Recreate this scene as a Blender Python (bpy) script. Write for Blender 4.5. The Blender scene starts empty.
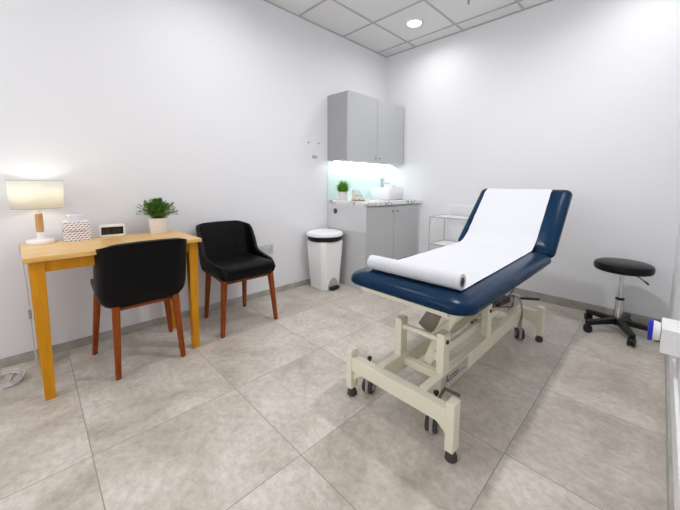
import bpy, bmesh, math, random
from mathutils import Vector, Matrix
random.seed(7)
PI = math.pi
D = bpy.data
SC = bpy.context.scene
COL = SC.collection

# ------------------------------------------------------------------ materials
def mat(name, color, rough=0.5, metal=0.0, spec=0.5, coat=0.0, trans=0.0, alpha=1.0, emit=None, estr=0.0):
    m = D.materials.new(name); m.use_nodes = True
    b = m.node_tree.nodes['Principled BSDF']
    b.inputs['Base Color'].default_value = (*color, 1)
    b.inputs['Roughness'].default_value = rough
    b.inputs['Metallic'].default_value = metal
    b.inputs['Specular IOR Level'].default_value = spec
    b.inputs['Coat Weight'].default_value = coat
    b.inputs['Transmission Weight'].default_value = trans
    b.inputs['Alpha'].default_value = alpha
    if emit:
        b.inputs['Emission Color'].default_value = (*emit, 1)
        b.inputs['Emission Strength'].default_value = estr
    return m

def nn(m, t, **kw):
    n = m.node_tree.nodes.new(t)
    for k, v in kw.items(): setattr(n, k, v)
    return n
def lk(m, a, b): m.node_tree.links.new(a, b)
def bsdf(m): return m.node_tree.nodes['Principled BSDF']
def mth(m, op, a, b=None):
    n = nn(m, 'ShaderNodeMath', operation=op)
    for i, v in enumerate((a, b)):
        if v is None: continue
        if isinstance(v, (int, float)): n.inputs[i].default_value = v
        else: lk(m, v, n.inputs[i])
    return n.outputs[0]
def noise_bump(m, scale, strength, dist=0.002, detail=4):
    tc = nn(m, 'ShaderNodeTexCoord'); n = nn(m, 'ShaderNodeTexNoise')
    n.inputs['Scale'].default_value = scale; n.inputs['Detail'].default_value = detail
    bu = nn(m, 'ShaderNodeBump'); bu.inputs['Strength'].default_value = strength; bu.inputs['Distance'].default_value = dist
    lk(m, tc.outputs['Object'], n.inputs['Vector']); lk(m, n.outputs['Fac'], bu.inputs['Height'])
    lk(m, bu.outputs['Normal'], bsdf(m).inputs['Normal'])
    return n
def mix_noise(m, c1, c2, scale, stretch=(1, 1, 1), lo=.35, hi=.65, detail=5, distort=0.0):
    tc = nn(m, 'ShaderNodeTexCoord'); mp = nn(m, 'ShaderNodeMapping'); mp.inputs['Scale'].default_value = stretch
    n = nn(m, 'ShaderNodeTexNoise'); n.inputs['Scale'].default_value = scale; n.inputs['Detail'].default_value = detail
    n.inputs['Distortion'].default_value = distort
    r = nn(m, 'ShaderNodeValToRGB')
    r.color_ramp.elements[0].position = lo; r.color_ramp.elements[0].color = (*c1, 1)
    r.color_ramp.elements[1].position = hi; r.color_ramp.elements[1].color = (*c2, 1)
    lk(m, tc.outputs['Object'], mp.inputs['Vector']); lk(m, mp.outputs[0], n.inputs['Vector'])
    lk(m, n.outputs['Fac'], r.inputs['Fac']); lk(m, r.outputs['Color'], bsdf(m).inputs['Base Color'])
    return r

def wood(name, c1, c2, rough, stretch, coat=0.0, scale=6):
    m = mat(name, c1, rough, coat=coat, spec=.2)
    mix_noise(m, c1, c2, scale, stretch, .3, .7, 6, .4)
    return m

FX0, FW, FY0, FD = 1.755, .5927, -2.6513, .5917      # floor tile grid
def floor_material():
    m = mat('floor_tile', (.5, .47, .43), .38)
    tc = nn(m, 'ShaderNodeTexCoord'); sp = nn(m, 'ShaderNodeSeparateXYZ'); lk(m, tc.outputs['Object'], sp.inputs[0])
    def line(ax, o, w):
        t = mth(m, 'DIVIDE', mth(m, 'SUBTRACT', sp.outputs[ax], o), w)
        f = mth(m, 'FRACT', t)
        d = mth(m, 'MULTIPLY', mth(m, 'MINIMUM', f, mth(m, 'SUBTRACT', 1.0, f)), w)
        return mth(m, 'LESS_THAN', d, .0019), mth(m, 'FLOOR', t)
    lx, ix = line('X', FX0, FW); ly, iy = line('Y', FY0, FD)
    g = mth(m, 'MAXIMUM', lx, ly)
    # every tile shifts the pattern
    cmb = nn(m, 'ShaderNodeCombineXYZ'); lk(m, mth(m, 'MULTIPLY', ix, 3.7), cmb.inputs[0]); lk(m, mth(m, 'MULTIPLY', iy, 5.3), cmb.inputs[1])
    add = nn(m, 'ShaderNodeVectorMath', operation='ADD'); lk(m, tc.outputs['Object'], add.inputs[0]); lk(m, cmb.outputs[0], add.inputs[1])
    n1 = nn(m, 'ShaderNodeTexNoise'); n1.inputs['Scale'].default_value = 2.6; n1.inputs['Detail'].default_value = 9; n1.inputs['Roughness'].default_value = .62; n1.inputs['Distortion'].default_value = .5
    lk(m, add.outputs[0], n1.inputs['Vector'])
    r1 = nn(m, 'ShaderNodeValToRGB'); e = r1.color_ramp.elements
    e[0].position = .32; e[0].color = (.43, .385, .325, 1); e[1].position = .66; e[1].color = (.71, .655, .595, 1)
    k = r1.color_ramp.elements.new(.5); k.color = (.605, .55, .485, 1)
    lk(m, n1.outputs['Fac'], r1.inputs['Fac'])
    n2 = nn(m, 'ShaderNodeTexNoise'); n2.inputs['Scale'].default_value = 28; n2.inputs['Detail'].default_value = 8; n2.inputs['Roughness'].default_value = .75
    mp = nn(m, 'ShaderNodeMapping'); mp.inputs['Scale'].default_value = (1, 1.15, 1); lk(m, add.outputs[0], mp.inputs[0]); lk(m, mp.outputs[0], n2.inputs['Vector'])
    r2 = nn(m, 'ShaderNodeValToRGB'); e = r2.color_ramp.elements
    e[0].position = .38; e[0].color = (.74, .725, .70, 1); e[1].position = .58; e[1].color = (1, 1, 1, 1)
    lk(m, n2.outputs['Fac'], r2.inputs['Fac'])
    mx = nn(m, 'ShaderNodeMix', data_type='RGBA', blend_type='MULTIPLY'); mx.inputs[0].default_value = .8
    lk(m, r1.outputs['Color'], mx.inputs[6]); lk(m, r2.outputs['Color'], mx.inputs[7])
    wn = nn(m, 'ShaderNodeTexWhiteNoise', noise_dimensions='3D'); lk(m, cmb.outputs[0], wn.inputs['Vector'])
    hs = nn(m, 'ShaderNodeHueSaturation'); lk(m, mth(m, 'ADD', mth(m, 'MULTIPLY', wn.outputs['Value'], .12), .94), hs.inputs['Value']); lk(m, mx.outputs[2], hs.inputs['Color'])
    m2 = nn(m, 'ShaderNodeMix', data_type='RGBA'); lk(m, g, m2.inputs[0]); lk(m, hs.outputs[0], m2.inputs[6]); m2.inputs[7].default_value = (.30, .275, .24, 1)
    lk(m, m2.outputs[2], bsdf(m).inputs['Base Color'])
    rg = nn(m, 'ShaderNodeMapRange'); rg.inputs[3].default_value = .30; rg.inputs[4].default_value = .48
    lk(m, n2.outputs['Fac'], rg.inputs[0]); lk(m, rg.outputs[0], bsdf(m).inputs['Roughness'])
    bu = nn(m, 'ShaderNodeBump'); bu.inputs['Strength'].default_value = .25; bu.inputs['Distance'].default_value = .002
    lk(m, mth(m, 'SUBTRACT', mth(m, 'MULTIPLY', n2.outputs['Fac'], .3), g), bu.inputs['Height']); lk(m, bu.outputs[0], bsdf(m).inputs['Normal'])
    return m

M = {}
M['floor'] = floor_material()
M['wall'] = mat('wall_paint', (.81, .812, .832), .55); noise_bump(M['wall'], 60, .05)
M['ceiling'] = mat('ceiling_panel', (.76, .76, .75), .9); noise_bump(M['ceiling'], 220, .25, .002, 6)
M['grid'] = mat('ceiling_grid_metal', (.46, .46, .455), .5)
M['skirting'] = mat('skirting_tile', (.40, .385, .35), .45); mix_noise(M['skirting'], (.34, .33, .30), (.46, .44, .40), 9)
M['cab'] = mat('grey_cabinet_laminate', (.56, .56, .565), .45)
M['cab_shaded'] = mat('grey_cabinet_shaded_side', (.37, .37, .38), .45)  # wall cabinet laminate darkened: shade on its side put into the colour
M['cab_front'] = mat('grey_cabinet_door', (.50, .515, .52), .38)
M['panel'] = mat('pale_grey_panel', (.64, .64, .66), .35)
M['chrome'] = mat('chrome', (.75, .75, .76), .12, 1.0)
M['steel'] = mat('dull_metal', (.42, .41, .40), .35, 1.0)
M['ceramic'] = mat('white_ceramic', (.86, .87, .88), .12, coat=.5)
M['white'] = mat('white_plastic', (.88, .88, .885), .32)
M['white_mat'] = mat('white_matte', (.82, .82, .81), .6)
M['blackp'] = mat('black_plastic', (.008, .008, .009), .4, spec=.35)
M['rubber'] = mat('dark_rubber', (.045, .038, .035), .6)
M['leather'] = mat('black_leatherette', (.003, .003, .0034), .40, spec=.13); noise_bump(M['leather'], 260, .25, .001)
M['stool_leather'] = mat('black_vinyl', (.003, .003, .003), .33, spec=.22)
M['legwood'] = wood('red_brown_wood', (.19, .036, .006), (.32, .072, .010), .42, (8, 8, .8), 0)
M['pine'] = wood('honey_pine_top', (.70, .40, .11), (.82, .52, .18), .3, (9, .8, 9), .35)
M['pine_leg'] = wood('honey_pine_leg', (.56, .23, .006), (.68, .30, .012), .4, (9, 9, .8), 0)
M['lampwood'] = wood('lamp_wood', (.58, .33, .12), (.66, .40, .17), .5, (8, 8, 1))
M['navy'] = mat('navy_vinyl', (.0008, .022, .062), .27, spec=.16, coat=.0); noise_bump(M['navy'], 14, .18, .006, 2)
M['cream'] = mat('cream_powder_coat', (.83, .79, .63), .38, coat=.05)
M['paper'] = mat('white_paper', (.68, .685, .72), .75); noise_bump(M['paper'], 6, .5, .012, 3)
M['card'] = mat('cardboard_core', (.22, .17, .13), .8)
M['glass'] = mat('white_glass_splashback', (.68, .84, .81), .08, coat=.4)
M['pot'] = mat('white_pot', (.80, .78, .76), .45)
M['soil'] = mat('dark_soil', (.03, .02, .012), .9)
M['leaf'] = mat('green_leaf', (.07, .22, .02), .5); mix_noise(M['leaf'], (.025, .10, .012), (.13, .32, .03), 40)
M['leaf2'] = mat('bright_grass_leaf', (.10, .33, .03), .5); mix_noise(M['leaf2'], (.07, .28, .02), (.26, .55, .06), 40)
M['cable'] = mat('white_cable', (.70, .66, .66), .5)
M['dkcable'] = mat('grey_cable', (.10, .10, .10), .5)
M['blue'] = mat('blue_plastic', (.01, .02, .42), .35)
M['copper'] = mat('copper_wire', (.75, .38, .26), .3, 1.0)
M['oak'] = mat('base_wood', (.36, .20, .09), .5)
M['screen'] = mat('dark_clock_screen', (.012, .013, .012), .2)
M['digit'] = mat('dim_clock_digit', (.028, .03, .027), .5)
M['ink'] = mat('navy_ink', (.03, .03, .09), .6)
M['sticker'] = mat('pale_sticker', (.50, .475, .39), .4)
M['socket'] = mat('brushed_socket', (.62, .62, .65), .35, .25)
M['grom'] = mat('dark_grey_vent', (.06, .06, .065), .5)
M['shade_in'] = None
# marble worktop
m = mat('marble_worktop', (.8, .8, .8), .18); M['marble'] = m
tc = nn(m, 'ShaderNodeTexCoord'); n = nn(m, 'ShaderNodeTexNoise'); n.inputs['Scale'].default_value = 5.0; n.inputs['Detail'].default_value = 5; n.inputs['Distortion'].default_value = 1.3
lk(m, tc.outputs['Object'], n.inputs['Vector'])
a = mth(m, 'ABSOLUTE', mth(m, 'SUBTRACT', n.outputs['Fac'], .5))
r = nn(m, 'ShaderNodeValToRGB'); e = r.color_ramp.elements; e[0].position = 0.0; e[0].color = (.26, .23, .21, 1); e[1].position = .045; e[1].color = (.78, .78, .78, 1)
lk(m, a, r.inputs['Fac']); lk(m, r.outputs[0], bsdf(m).inputs['Base Color'])
# lampshade: translucent cloth lit by the bulb inside
m = mat('cream_fabric_shade', (.90, .88, .80), .8); M['shade'] = m
tr = nn(m, 'ShaderNodeBsdfTranslucent'); tr.inputs['Color'].default_value = (.97, .96, .91, 1)
mx = nn(m, 'ShaderNodeMixShader'); mx.inputs[0].default_value = .5
out = m.node_tree.nodes['Material Output']; lk(m, bsdf(m).outputs[0], mx.inputs[1]); lk(m, tr.outputs[0], mx.inputs[2]); lk(m, mx.outputs[0], out.inputs[0])
# tissue box print: rows of small dark dashes on white
m = mat('tissue_box_print', (.85, .82, .84), .45); M['print'] = m
tc = nn(m, 'ShaderNodeTexCoord'); sp = nn(m, 'ShaderNodeSeparateXYZ'); lk(m, tc.outputs['Object'], sp.inputs[0])
u = mth(m, 'ADD', sp.outputs['X'], sp.outputs['Y'])
row = mth(m, 'MULTIPLY', sp.outputs['Z'], 75.0)
fr = mth(m, 'FRACT', row); fl = mth(m, 'FLOOR', row)
c = mth(m, 'FRACT', mth(m, 'ADD', mth(m, 'MULTIPLY', u, 50.0), mth(m, 'MULTIPLY', fl, .37)))
dash = mth(m, 'MULTIPLY', mth(m, 'LESS_THAN', mth(m, 'ABSOLUTE', mth(m, 'SUBTRACT', fr, mth(m, 'ADD', mth(m, 'MULTIPLY', c, .5), .25))), .17), mth(m, 'LESS_THAN', c, .72))
mxc = nn(m, 'ShaderNodeMix', data_type='RGBA'); lk(m, dash, mxc.inputs[0]); mxc.inputs[6].default_value = (.86, .83, .85, 1); mxc.inputs[7].default_value = (.08, .03, .08, 1)
lk(m, mxc.outputs[2], bsdf(m).inputs['Base Color'])
M['cgrey'] = mat('castor_grey', (.36, .34, .31), .45)
M['brown'] = mat('dull_brown_metal', (.16, .14, .11), .45, .6)
M['rail'] = mat('grey_white_metal', (.50, .50, .50), .4)
M['led'] = mat('led_diffuser', (1, 1, 1), .5, emit=(1, .97, .92), estr=14)
M['strip'] = mat('led_strip', (1, 1, 1), .5, emit=(.93, .98, 1), estr=12)
M['bulb'] = mat('bulb', (1, 1, 1), .5, emit=(1, .86, .6), estr=8)

# ------------------------------------------------------------------ geometry helpers
def obj(name, bm, m, parent=None, smooth=True, bevel=0.0, seg=2, loc=None, sub=0, solid=0.0, auto=35):
    me = D.meshes.new(name); bm.normal_update(); bm.to_mesh(me); bm.free()
    ms = m if isinstance(m, (list, tuple)) else [m]
    for k in ms: me.materials.append(k)
    o = D.objects.new(name, me); COL.objects.link(o)
    if parent: o.parent = parent
    if loc: o.location = loc
    if smooth:
        for p in me.polygons: p.use_smooth = True
        try: me.set_sharp_from_angle(angle=math.radians(auto))
        except Exception: pass
    if solid:
        s = o.modifiers.new('solid', 'SOLIDIFY'); s.thickness = solid; s.offset = 0
    if bevel:
        b = o.modifiers.new('bevel', 'BEVEL'); b.width = bevel; b.segments = seg; b.limit_method = 'ANGLE'; b.angle_limit = math.radians(40)
        b.harden_normals = True
    if sub:
        s = o.modifiers.new('sub', 'SUBSURF'); s.levels = sub; s.render_levels = sub
    return o
def nb(): return bmesh.new()
def box(bm, x0, x1, y0, y1, z0, z1, mi=0, mtx=None):
    vs = [bm.verts.new(Vector((x, y, z))) for z in (z0, z1) for x, y in ((x0, y0), (x1, y0), (x1, y1), (x0, y1))]
    if mtx:
        for v in vs: v.co = mtx @ v.co
    for f in ((3, 2, 1, 0), (4, 5, 6, 7), (0, 1, 5, 4), (1, 2, 6, 5), (2, 3, 7, 6), (3, 0, 4, 7)):
        bm.faces.new([vs[i] for i in f]).material_index = mi
    return bm
def bx(*a, **k): return box(nb(), *a, **k)
def frame_of(d):
    d = d.normalized(); up = Vector((0, 0, 1)) if abs(d.z) < .95 else Vector((1, 0, 0))
    s = d.cross(up).normalized(); return s, s.cross(d).normalized()
def tube(bm, pts, r, n=12, cap=True, mi=0, sq=None):
    pts = [Vector(p) for p in pts]; rs = r if isinstance(r, (list, tuple)) else [r] * len(pts)
    rings = []; s0 = None
    for i, p in enumerate(pts):
        d = (pts[min(i + 1, len(pts) - 1)] - pts[max(i - 1, 0)])
        if s0 is None: s, u = frame_of(d)
        else:
            d.normalize(); s = (s0 - d * s0.dot(d)).normalized(); u = s.cross(d).normalized()
        s0 = s
        rings.append([bm.verts.new(p + (s * math.cos(2 * PI * k / n) + u * math.sin(2 * PI * k / n)) * rs[i]) for k in range(n)])
    for a, b in zip(rings, rings[1:]):
        for k in range(n): bm.faces.new((a[k], a[(k + 1) % n], b[(k + 1) % n], b[k])).material_index = mi
    if cap:
        bm.faces.new(rings[0][::-1]).material_index = mi; bm.faces.new(rings[-1]).material_index = mi
    return bm
def bar(bm, a, b, w, h, up=(0, 0, 1), w2=None, h2=None):
    """rectangular bar from a to b; w across, h along up"""
    a, b = Vector(a), Vector(b); d = (b - a).normalized(); up = Vector(up)
    s = d.cross(up)
    if s.length < 1e-4: up = Vector((0, 1, 0)); s = d.cross(up)
    s.normalize(); u = s.cross(d)
    w2 = w if w2 is None else w2; h2 = h if h2 is None else h2
    ra = [bm.verts.new(a + s * x * w / 2 + u * y * h / 2) for x, y in ((-1, -1), (1, -1), (1, 1), (-1, 1))]
    rb = [bm.verts.new(b + s * x * w2 / 2 + u * y * h2 / 2) for x, y in ((-1, -1), (1, -1), (1, 1), (-1, 1))]
    for k in range(4): bm.faces.new((ra[k], ra[(k + 1) % 4], rb[(k + 1) % 4], rb[k]))
    bm.faces.new(ra[::-1]); bm.faces.new(rb)
    bmesh.ops.recalc_face_normals(bm, faces=bm.faces[:])
    return bm
def lathe(bm, prof, n=32, c=(0, 0, 0), mi=0, sx=1.0, sy=1.0):
    rings = []
    for r, z in prof:
        if r < 1e-6: rings.append([bm.verts.new((c[0], c[1], c[2] + z))])
        else: rings.append([bm.verts.new((c[0] + sx * r * math.cos(2 * PI * k / n), c[1] + sy * r * math.sin(2 * PI * k / n), c[2] + z)) for k in range(n)])
    for a, b in zip(rings, rings[1:]):
        for k in range(n):
            k2 = (k + 1) % n
            if len(a) == 1 and len(b) == 1: continue
            if len(a) == 1: f = (a[0], b[k2], b[k])
            elif len(b) == 1: f = (a[k], a[k2], b[0])
            else: f = (a[k], a[k2], b[k2], b[k])
            bm.faces.new(f).material_index = mi
    return bm
def prism(bm, poly, h0, h1, ax='z', mi=0):
    """extrude a 2-D polygon along axis: z:(x,y), x:(y,z), y:(x,z)"""
    def P(a, b, h): return {'z': (a, b, h), 'x': (h, a, b), 'y': (a, h, b)}[ax]
    A = [bm.verts.new(P(a, b, h0)) for a, b in poly]; B = [bm.verts.new(P(a, b, h1)) for a, b in poly]
    n = len(poly)
    fs = [bm.faces.new(A), bm.faces.new(B[::-1])] + [bm.faces.new((A[(k + 1) % n], A[k], B[k], B[(k + 1) % n])) for k in range(n)]
    for f in fs: f.material_index = mi
    bmesh.ops.recalc_face_normals(bm, faces=fs)
    return bm
def rrect(x0, x1, y0, y1, r, n=6):
    P = []
    for cx, cy, a0 in ((x1 - r, y1 - r, 0), (x0 + r, y1 - r, 90), (x0 + r, y0 + r, 180), (x1 - r, y0 + r, 270)):
        for k in range(n + 1):
            a = math.radians(a0 + 90 * k / n); P.append((cx + r * math.cos(a), cy + r * math.sin(a)))
    return P
def smoothpath(pts, n=8):
    pts = [Vector(p) for p in pts]; out = []
    for i in range(len(pts) - 1):
        p0 = pts[max(i - 1, 0)]; p1 = pts[i]; p2 = pts[i + 1]; p3 = pts[min(i + 2, len(pts) - 1)]
        for k in range(n):
            t = k / n
            out.append(.5 * ((2 * p1) + (-p0 + p2) * t + (2 * p0 - 5 * p1 + 4 * p2 - p3) * t * t + (-p0 + 3 * p1 - 3 * p2 + p3) * t ** 3))
    out.append(pts[-1]); return out
def tag(o, label=None, cat=None, group=None, kind=None):
    if label: o['label'] = label
    if cat: o['category'] = cat
    if group: o['group'] = group
    if kind: o['kind'] = kind
    return o
def thing(name, label, cat, loc=(0, 0, 0), rz=0.0, group=None):
    o = D.objects.new(name, None); o.empty_display_size = .1; COL.objects.link(o)
    o.location = loc; o.rotation_euler = (0, 0, rz); return tag(o, label, cat, group)
def copy_tree(o, parent=None):
    c = o.copy(); COL.objects.link(c)
    if parent: c.parent = parent
    for ch in list(o.children): copy_tree(ch, c)
    return c
def struct(name, bm, m, **k): return tag(obj(name, bm, m, **k), kind='structure')

# ------------------------------------------------------------------ room
W, H, YB = 2.8415, 2.7505, -5.2
struct('floor', bx(-.1, W + .1, YB - .1, .1, -.06, 0), M['floor'], smooth=False)
struct('wall_left', bx(-.1, 0, YB - .1, .1, 0, H), M['wall'], smooth=False)
struct('wall_back', bx(0, W, 0, .1, 0, H), M['wall'], smooth=False)
struct('wall_right', bx(W, W + .1, YB - .1, .1, 0, H), M['wall'], smooth=False)
wf = nb(); WX0, WX1, WZ0, WZ1 = .35, 2.5, .85, 2.35     # unseen wall behind the camera; window opening added for fill light
box(wf, 0, W, YB - .1, YB, 0, WZ0); box(wf, 0, W, YB - .1, YB, WZ1, H); box(wf, 0, WX0, YB - .1, YB, WZ0, WZ1); box(wf, WX1, W, YB - .1, YB, WZ0, WZ1)
struct('wall_front', wf, M['wall'], smooth=False)
wf = nb()
for x in (WX0, (WX0 + WX1) / 2 - .02, WX1 - .04): box(wf, x, x + .04, YB - .07, YB - .03, WZ0, WZ1)
for z in (WZ0, WZ1 - .04): box(wf, WX0 + .04, WX1 - .04, YB - .07, YB - .03, z, z + .04)
struct('added_fill_window', wf, M['white'], smooth=False)  # unseen window, added to brighten the couch and cabinet fronts
l = D.lights.new('fill_window_portal', 'AREA'); l.shape = 'RECTANGLE'; l.size = WX1 - WX0; l.size_y = WZ1 - WZ0
o = D.objects.new('fill_window_portal', l); COL.objects.link(o); o.location = ((WX0 + WX1) / 2, YB - .09, (WZ0 + WZ1) / 2); o.rotation_euler = (PI / 2, 0, PI); l.cycles.is_portal = True  # portal for sky light through the added window
struct('ceiling', bx(-.1, W + .1, YB - .1, .1, H + .004, H + .08), M['ceiling'], smooth=False)
g = nb()
CX, CY, CT = .4622, -.1838, .6
t = .0085
for k in range(5):
    x = CX + CT * k
    if x < W: box(g, x - t, x + t, YB, 0, H - .003, H + .006)
for k in range(9):
    y = CY - CT * k
    if y > YB: box(g, 0, W, y - t, y + t, H - .0032, H + .006)
box(g, 0, .014, YB, 0, H - .004, H + .006); box(g, W - .014, W, YB, 0, H - .004, H + .006)
box(g, 0, W, -.014, 0, H - .0042, H + .006)
struct('trim_1', g, M['grid'], smooth=False)
BH = .066
struct('baseboard_left', bx(0, .011, YB, -1.008, 0, .055), M['skirting'], smooth=False)
struct('baseboard_back', bx(.62, W, -.012, 0, 0, .074), M['skirting'], smooth=False)
struct('baseboard_right', bx(W - .011, W, YB, -.012, 0, .07), M['skirting'], smooth=False)

# ------------------------------------------------------------------ ceiling fittings
def downlight(x, y, label, first=False):
    tdl = thing('ceiling_downlight', label, 'ceiling light', (x, y, H), group='round ceiling downlights')
    obj('trim_ring', lathe(nb(), [(.066, -.002), (.070, -.008), (.082, -.006), (.086, .002), (.066, .002)], 40), M['white'], tdl)
    obj('diffuser', lathe(nb(), [(0, -.003), (.068, -.003)], 40), M['led'], tdl)
    return tdl
downlight(.771, -.497, 'round lit downlight in the ceiling near the back corner')
EN = {(.771, -.497): 3.6, (2.571, -.497): 3.2, (.771, -2.297): 5.5, (1.85, -1.60): 16, (.771, -4.1): 3, (2.0, -3.9): 3}
spots = list(EN)
for x, y in spots:
    l = D.lights.new('downlight_lamp', 'AREA'); l.shape = 'DISK'; l.size = .13; l.energy = EN[(x, y)]; l.color = (.99, .985, 1); l.spread = math.radians(165)
    o = D.objects.new('downlight_lamp', l); COL.objects.link(o); o.location = (x, y, H - .012)
s = thing('fire_sprinkler', 'small metal sprinkler head hanging from the ceiling by the top edge', 'sprinkler', (1.364, -.53, H))
obj('flange', lathe(nb(), [(0, -.002), (.024, -.002), (.024, .002)], 20), M['chrome'], s)
obj('sprinkler_body', lathe(nb(), [(0, -.04), (.006, -.04), (.009, -.025), (.007, -.012), (.012, -.002)], 12), M['steel'], s)
obj('deflector', lathe(nb(), [(0, -.046), (.015, -.044), (.013, -.041), (0, -.041)], 16), M['steel'], s)

# ------------------------------------------------------------------ wall cabinet
Y0 = -1.007
t = thing('wall_cabinet', 'grey two-door cabinet hung on the wall above the sink counter', 'cabinet', (0, Y0 / 2, 1.36))
def ly(y): return y - Y0 / 2
def lz(z): return z - 1.36
obj('body', bx(0, .303, ly(Y0), ly(-.024), 0, lz(2.062)), M['cab_shaded'], t, bevel=.001)
for y0, y1, ky in ((Y0 + .001, -.5325, -.563), (-.5285, -.026, -.495)):
    d = obj('door', bx(.304, .322, ly(y0), ly(y1), lz(1.350), lz(2.064)), M['cab_front'], t, bevel=.0015)
    kb = nb(); tube(kb, [(.322, ly(ky), lz(1.398)), (.334, ly(ky), lz(1.398))], .004, 10); tube(kb, [(.334, ly(ky), lz(1.398)), (.342, ly(ky), lz(1.398))], [.011, .010], 14)
    obj('knob', kb, M['steel'], d)
# LED strip beneath
st = thing('under_cabinet_light', 'glowing white light strip under the wall cabinet', 'light strip', (.10, Y0 / 2, 1.3515))
obj('strip_housing', bx(-.012, .012, -.49, .49, -.002, .008), M['white'], st)
obj('strip_diffuser', bx(-.009, .009, -.488, .488, -.006, -.0021), M['strip'], st)
l = D.lights.new('strip_lamp', 'AREA'); l.shape = 'RECTANGLE'; l.size = .016; l.size_y = .96; l.energy = 1.3; l.color = (.92, .98, 1)
o = D.objects.new('strip_lamp', l); COL.objects.link(o); o.location = (.10, Y0 / 2, 1.344)
# splashback
tag(obj('splashback', bx(.0, .006, Y0 + .002, -.002, .916, 1.35), M['glass'], smooth=False), 'pale green glass splashback behind the sink', 'splashback')

# ------------------------------------------------------------------ base cabinet and worktop
t = thing('base_cabinet', 'grey floor-standing cabinet with two doors under the marble worktop', 'cabinet', (.3, Y0 / 2, 0))
def lx(x): return x - .3
obj('body', bx(lx(.004), lx(.570), ly(Y0 + .012), ly(-.004), 0, .876), M['cab'], t, bevel=.001)
obj('plinth', bx(lx(.572), lx(.5745), ly(Y0 + .03), ly(-.02), .002, .09), M['cab'], t)
for y0, y1, ky in ((Y0 + .016, -.5345, -.575), (-.5305, -.045, -.485)):
    d = obj('door', bx(lx(.571), lx(.590), ly(y0), ly(y1), .10, .866), M['cab_front'], t, bevel=.0015)
    kb = nb(); tube(kb, [(lx(.590), ly(ky), .806), (lx(.602), ly(ky), .806)], .004, 10); tube(kb, [(lx(.602), ly(ky), .806), (lx(.611), ly(ky), .806)], [.012, .011], 14)
    obj('knob', kb, M['steel'], d)
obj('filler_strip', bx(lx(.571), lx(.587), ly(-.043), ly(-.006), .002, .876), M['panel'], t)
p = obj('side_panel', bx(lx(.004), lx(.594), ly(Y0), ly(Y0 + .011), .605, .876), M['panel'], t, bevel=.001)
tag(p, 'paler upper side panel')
gm = nb(); tube(gm, [(lx(.137), ly(Y0), .800), (lx(.137), ly(Y0 - .004), .800)], .030, 28)
obj('cable_grommet', gm, M['grom'], p)
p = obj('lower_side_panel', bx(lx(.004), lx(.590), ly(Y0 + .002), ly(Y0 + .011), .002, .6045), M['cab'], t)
WZ = .915
tag(obj('worktop', bx(.002, .612, Y0 - .004, -.002, .8765, WZ), M['marble'], bevel=.003), 'white and grey marbled worktop on the base cabinet', 'worktop')

# sink + tap
t = thing('vessel_sink', 'white rectangular basin standing on the marbled worktop', 'sink', (.265, -.265, WZ))
s = nb(); rg_ = []
for z, i in ((0, .012), (.012, .002), (.10, 0), (.139, 0), (.145, .004), (.145, .014), (.138, .018), (.06, .024), (.030, .050), (.026, .09)):
    back = .055 if i > .01 and z > .02 else 0
    rg_.append([s.verts.new((x, y, z)) for x, y in rrect(-.155 + i + back, .155 - i, -.150 + i, .150 - i, max(.035 - i * .5, .012))])
for a, c in zip(rg_, rg_[1:]):
    for k in range(len(a)): s.faces.new((a[k], a[(k + 1) % len(a)], c[(k + 1) % len(a)], c[k]))
s.faces.new(rg_[0][::-1]); s.faces.new(rg_[-1])
obj('basin', s, M['ceramic'], t, auto=50)
obj('drain', lathe(nb(), [(0, .030), (.020, .030), (.022, .027)], 20, c=(.03, 0, 0)), M['chrome'], t)
tp = thing('basin_tap', 'chrome mixer tap at the rear of the white basin', 'tap', (.140, -.205, WZ + .1455))
tb = nb(); lathe(tb, [(0, 0), (.028, 0), (.028, .006), (.023, .008), (.023, .085), (.025, .09), (.025, .108), (0, .112)], 20)
obj('tap_body', tb, M['chrome'], tp)
obj('spout', bar(nb(), (.01, 0, .055), (.115, 0, .048), .026, .018), M['chrome'], tp, bevel=.003)
obj('lever', bar(nb(), (-.012, 0, .112), (.065, 0, .130), .018, .008), M['chrome'], tp, bevel=.002)
w = lathe(nb(), [(0, 0), (.009, 0), (.009, .012), (.015, .014), (.015, .026), (0, .028)], 16)
o = obj('pop_up_knob', w, M['chrome']); o.location = (.262, -.124, WZ + .1455); tag(o, 'tiny chrome knob on the basin rim beside the tap', 'knob')

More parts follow.
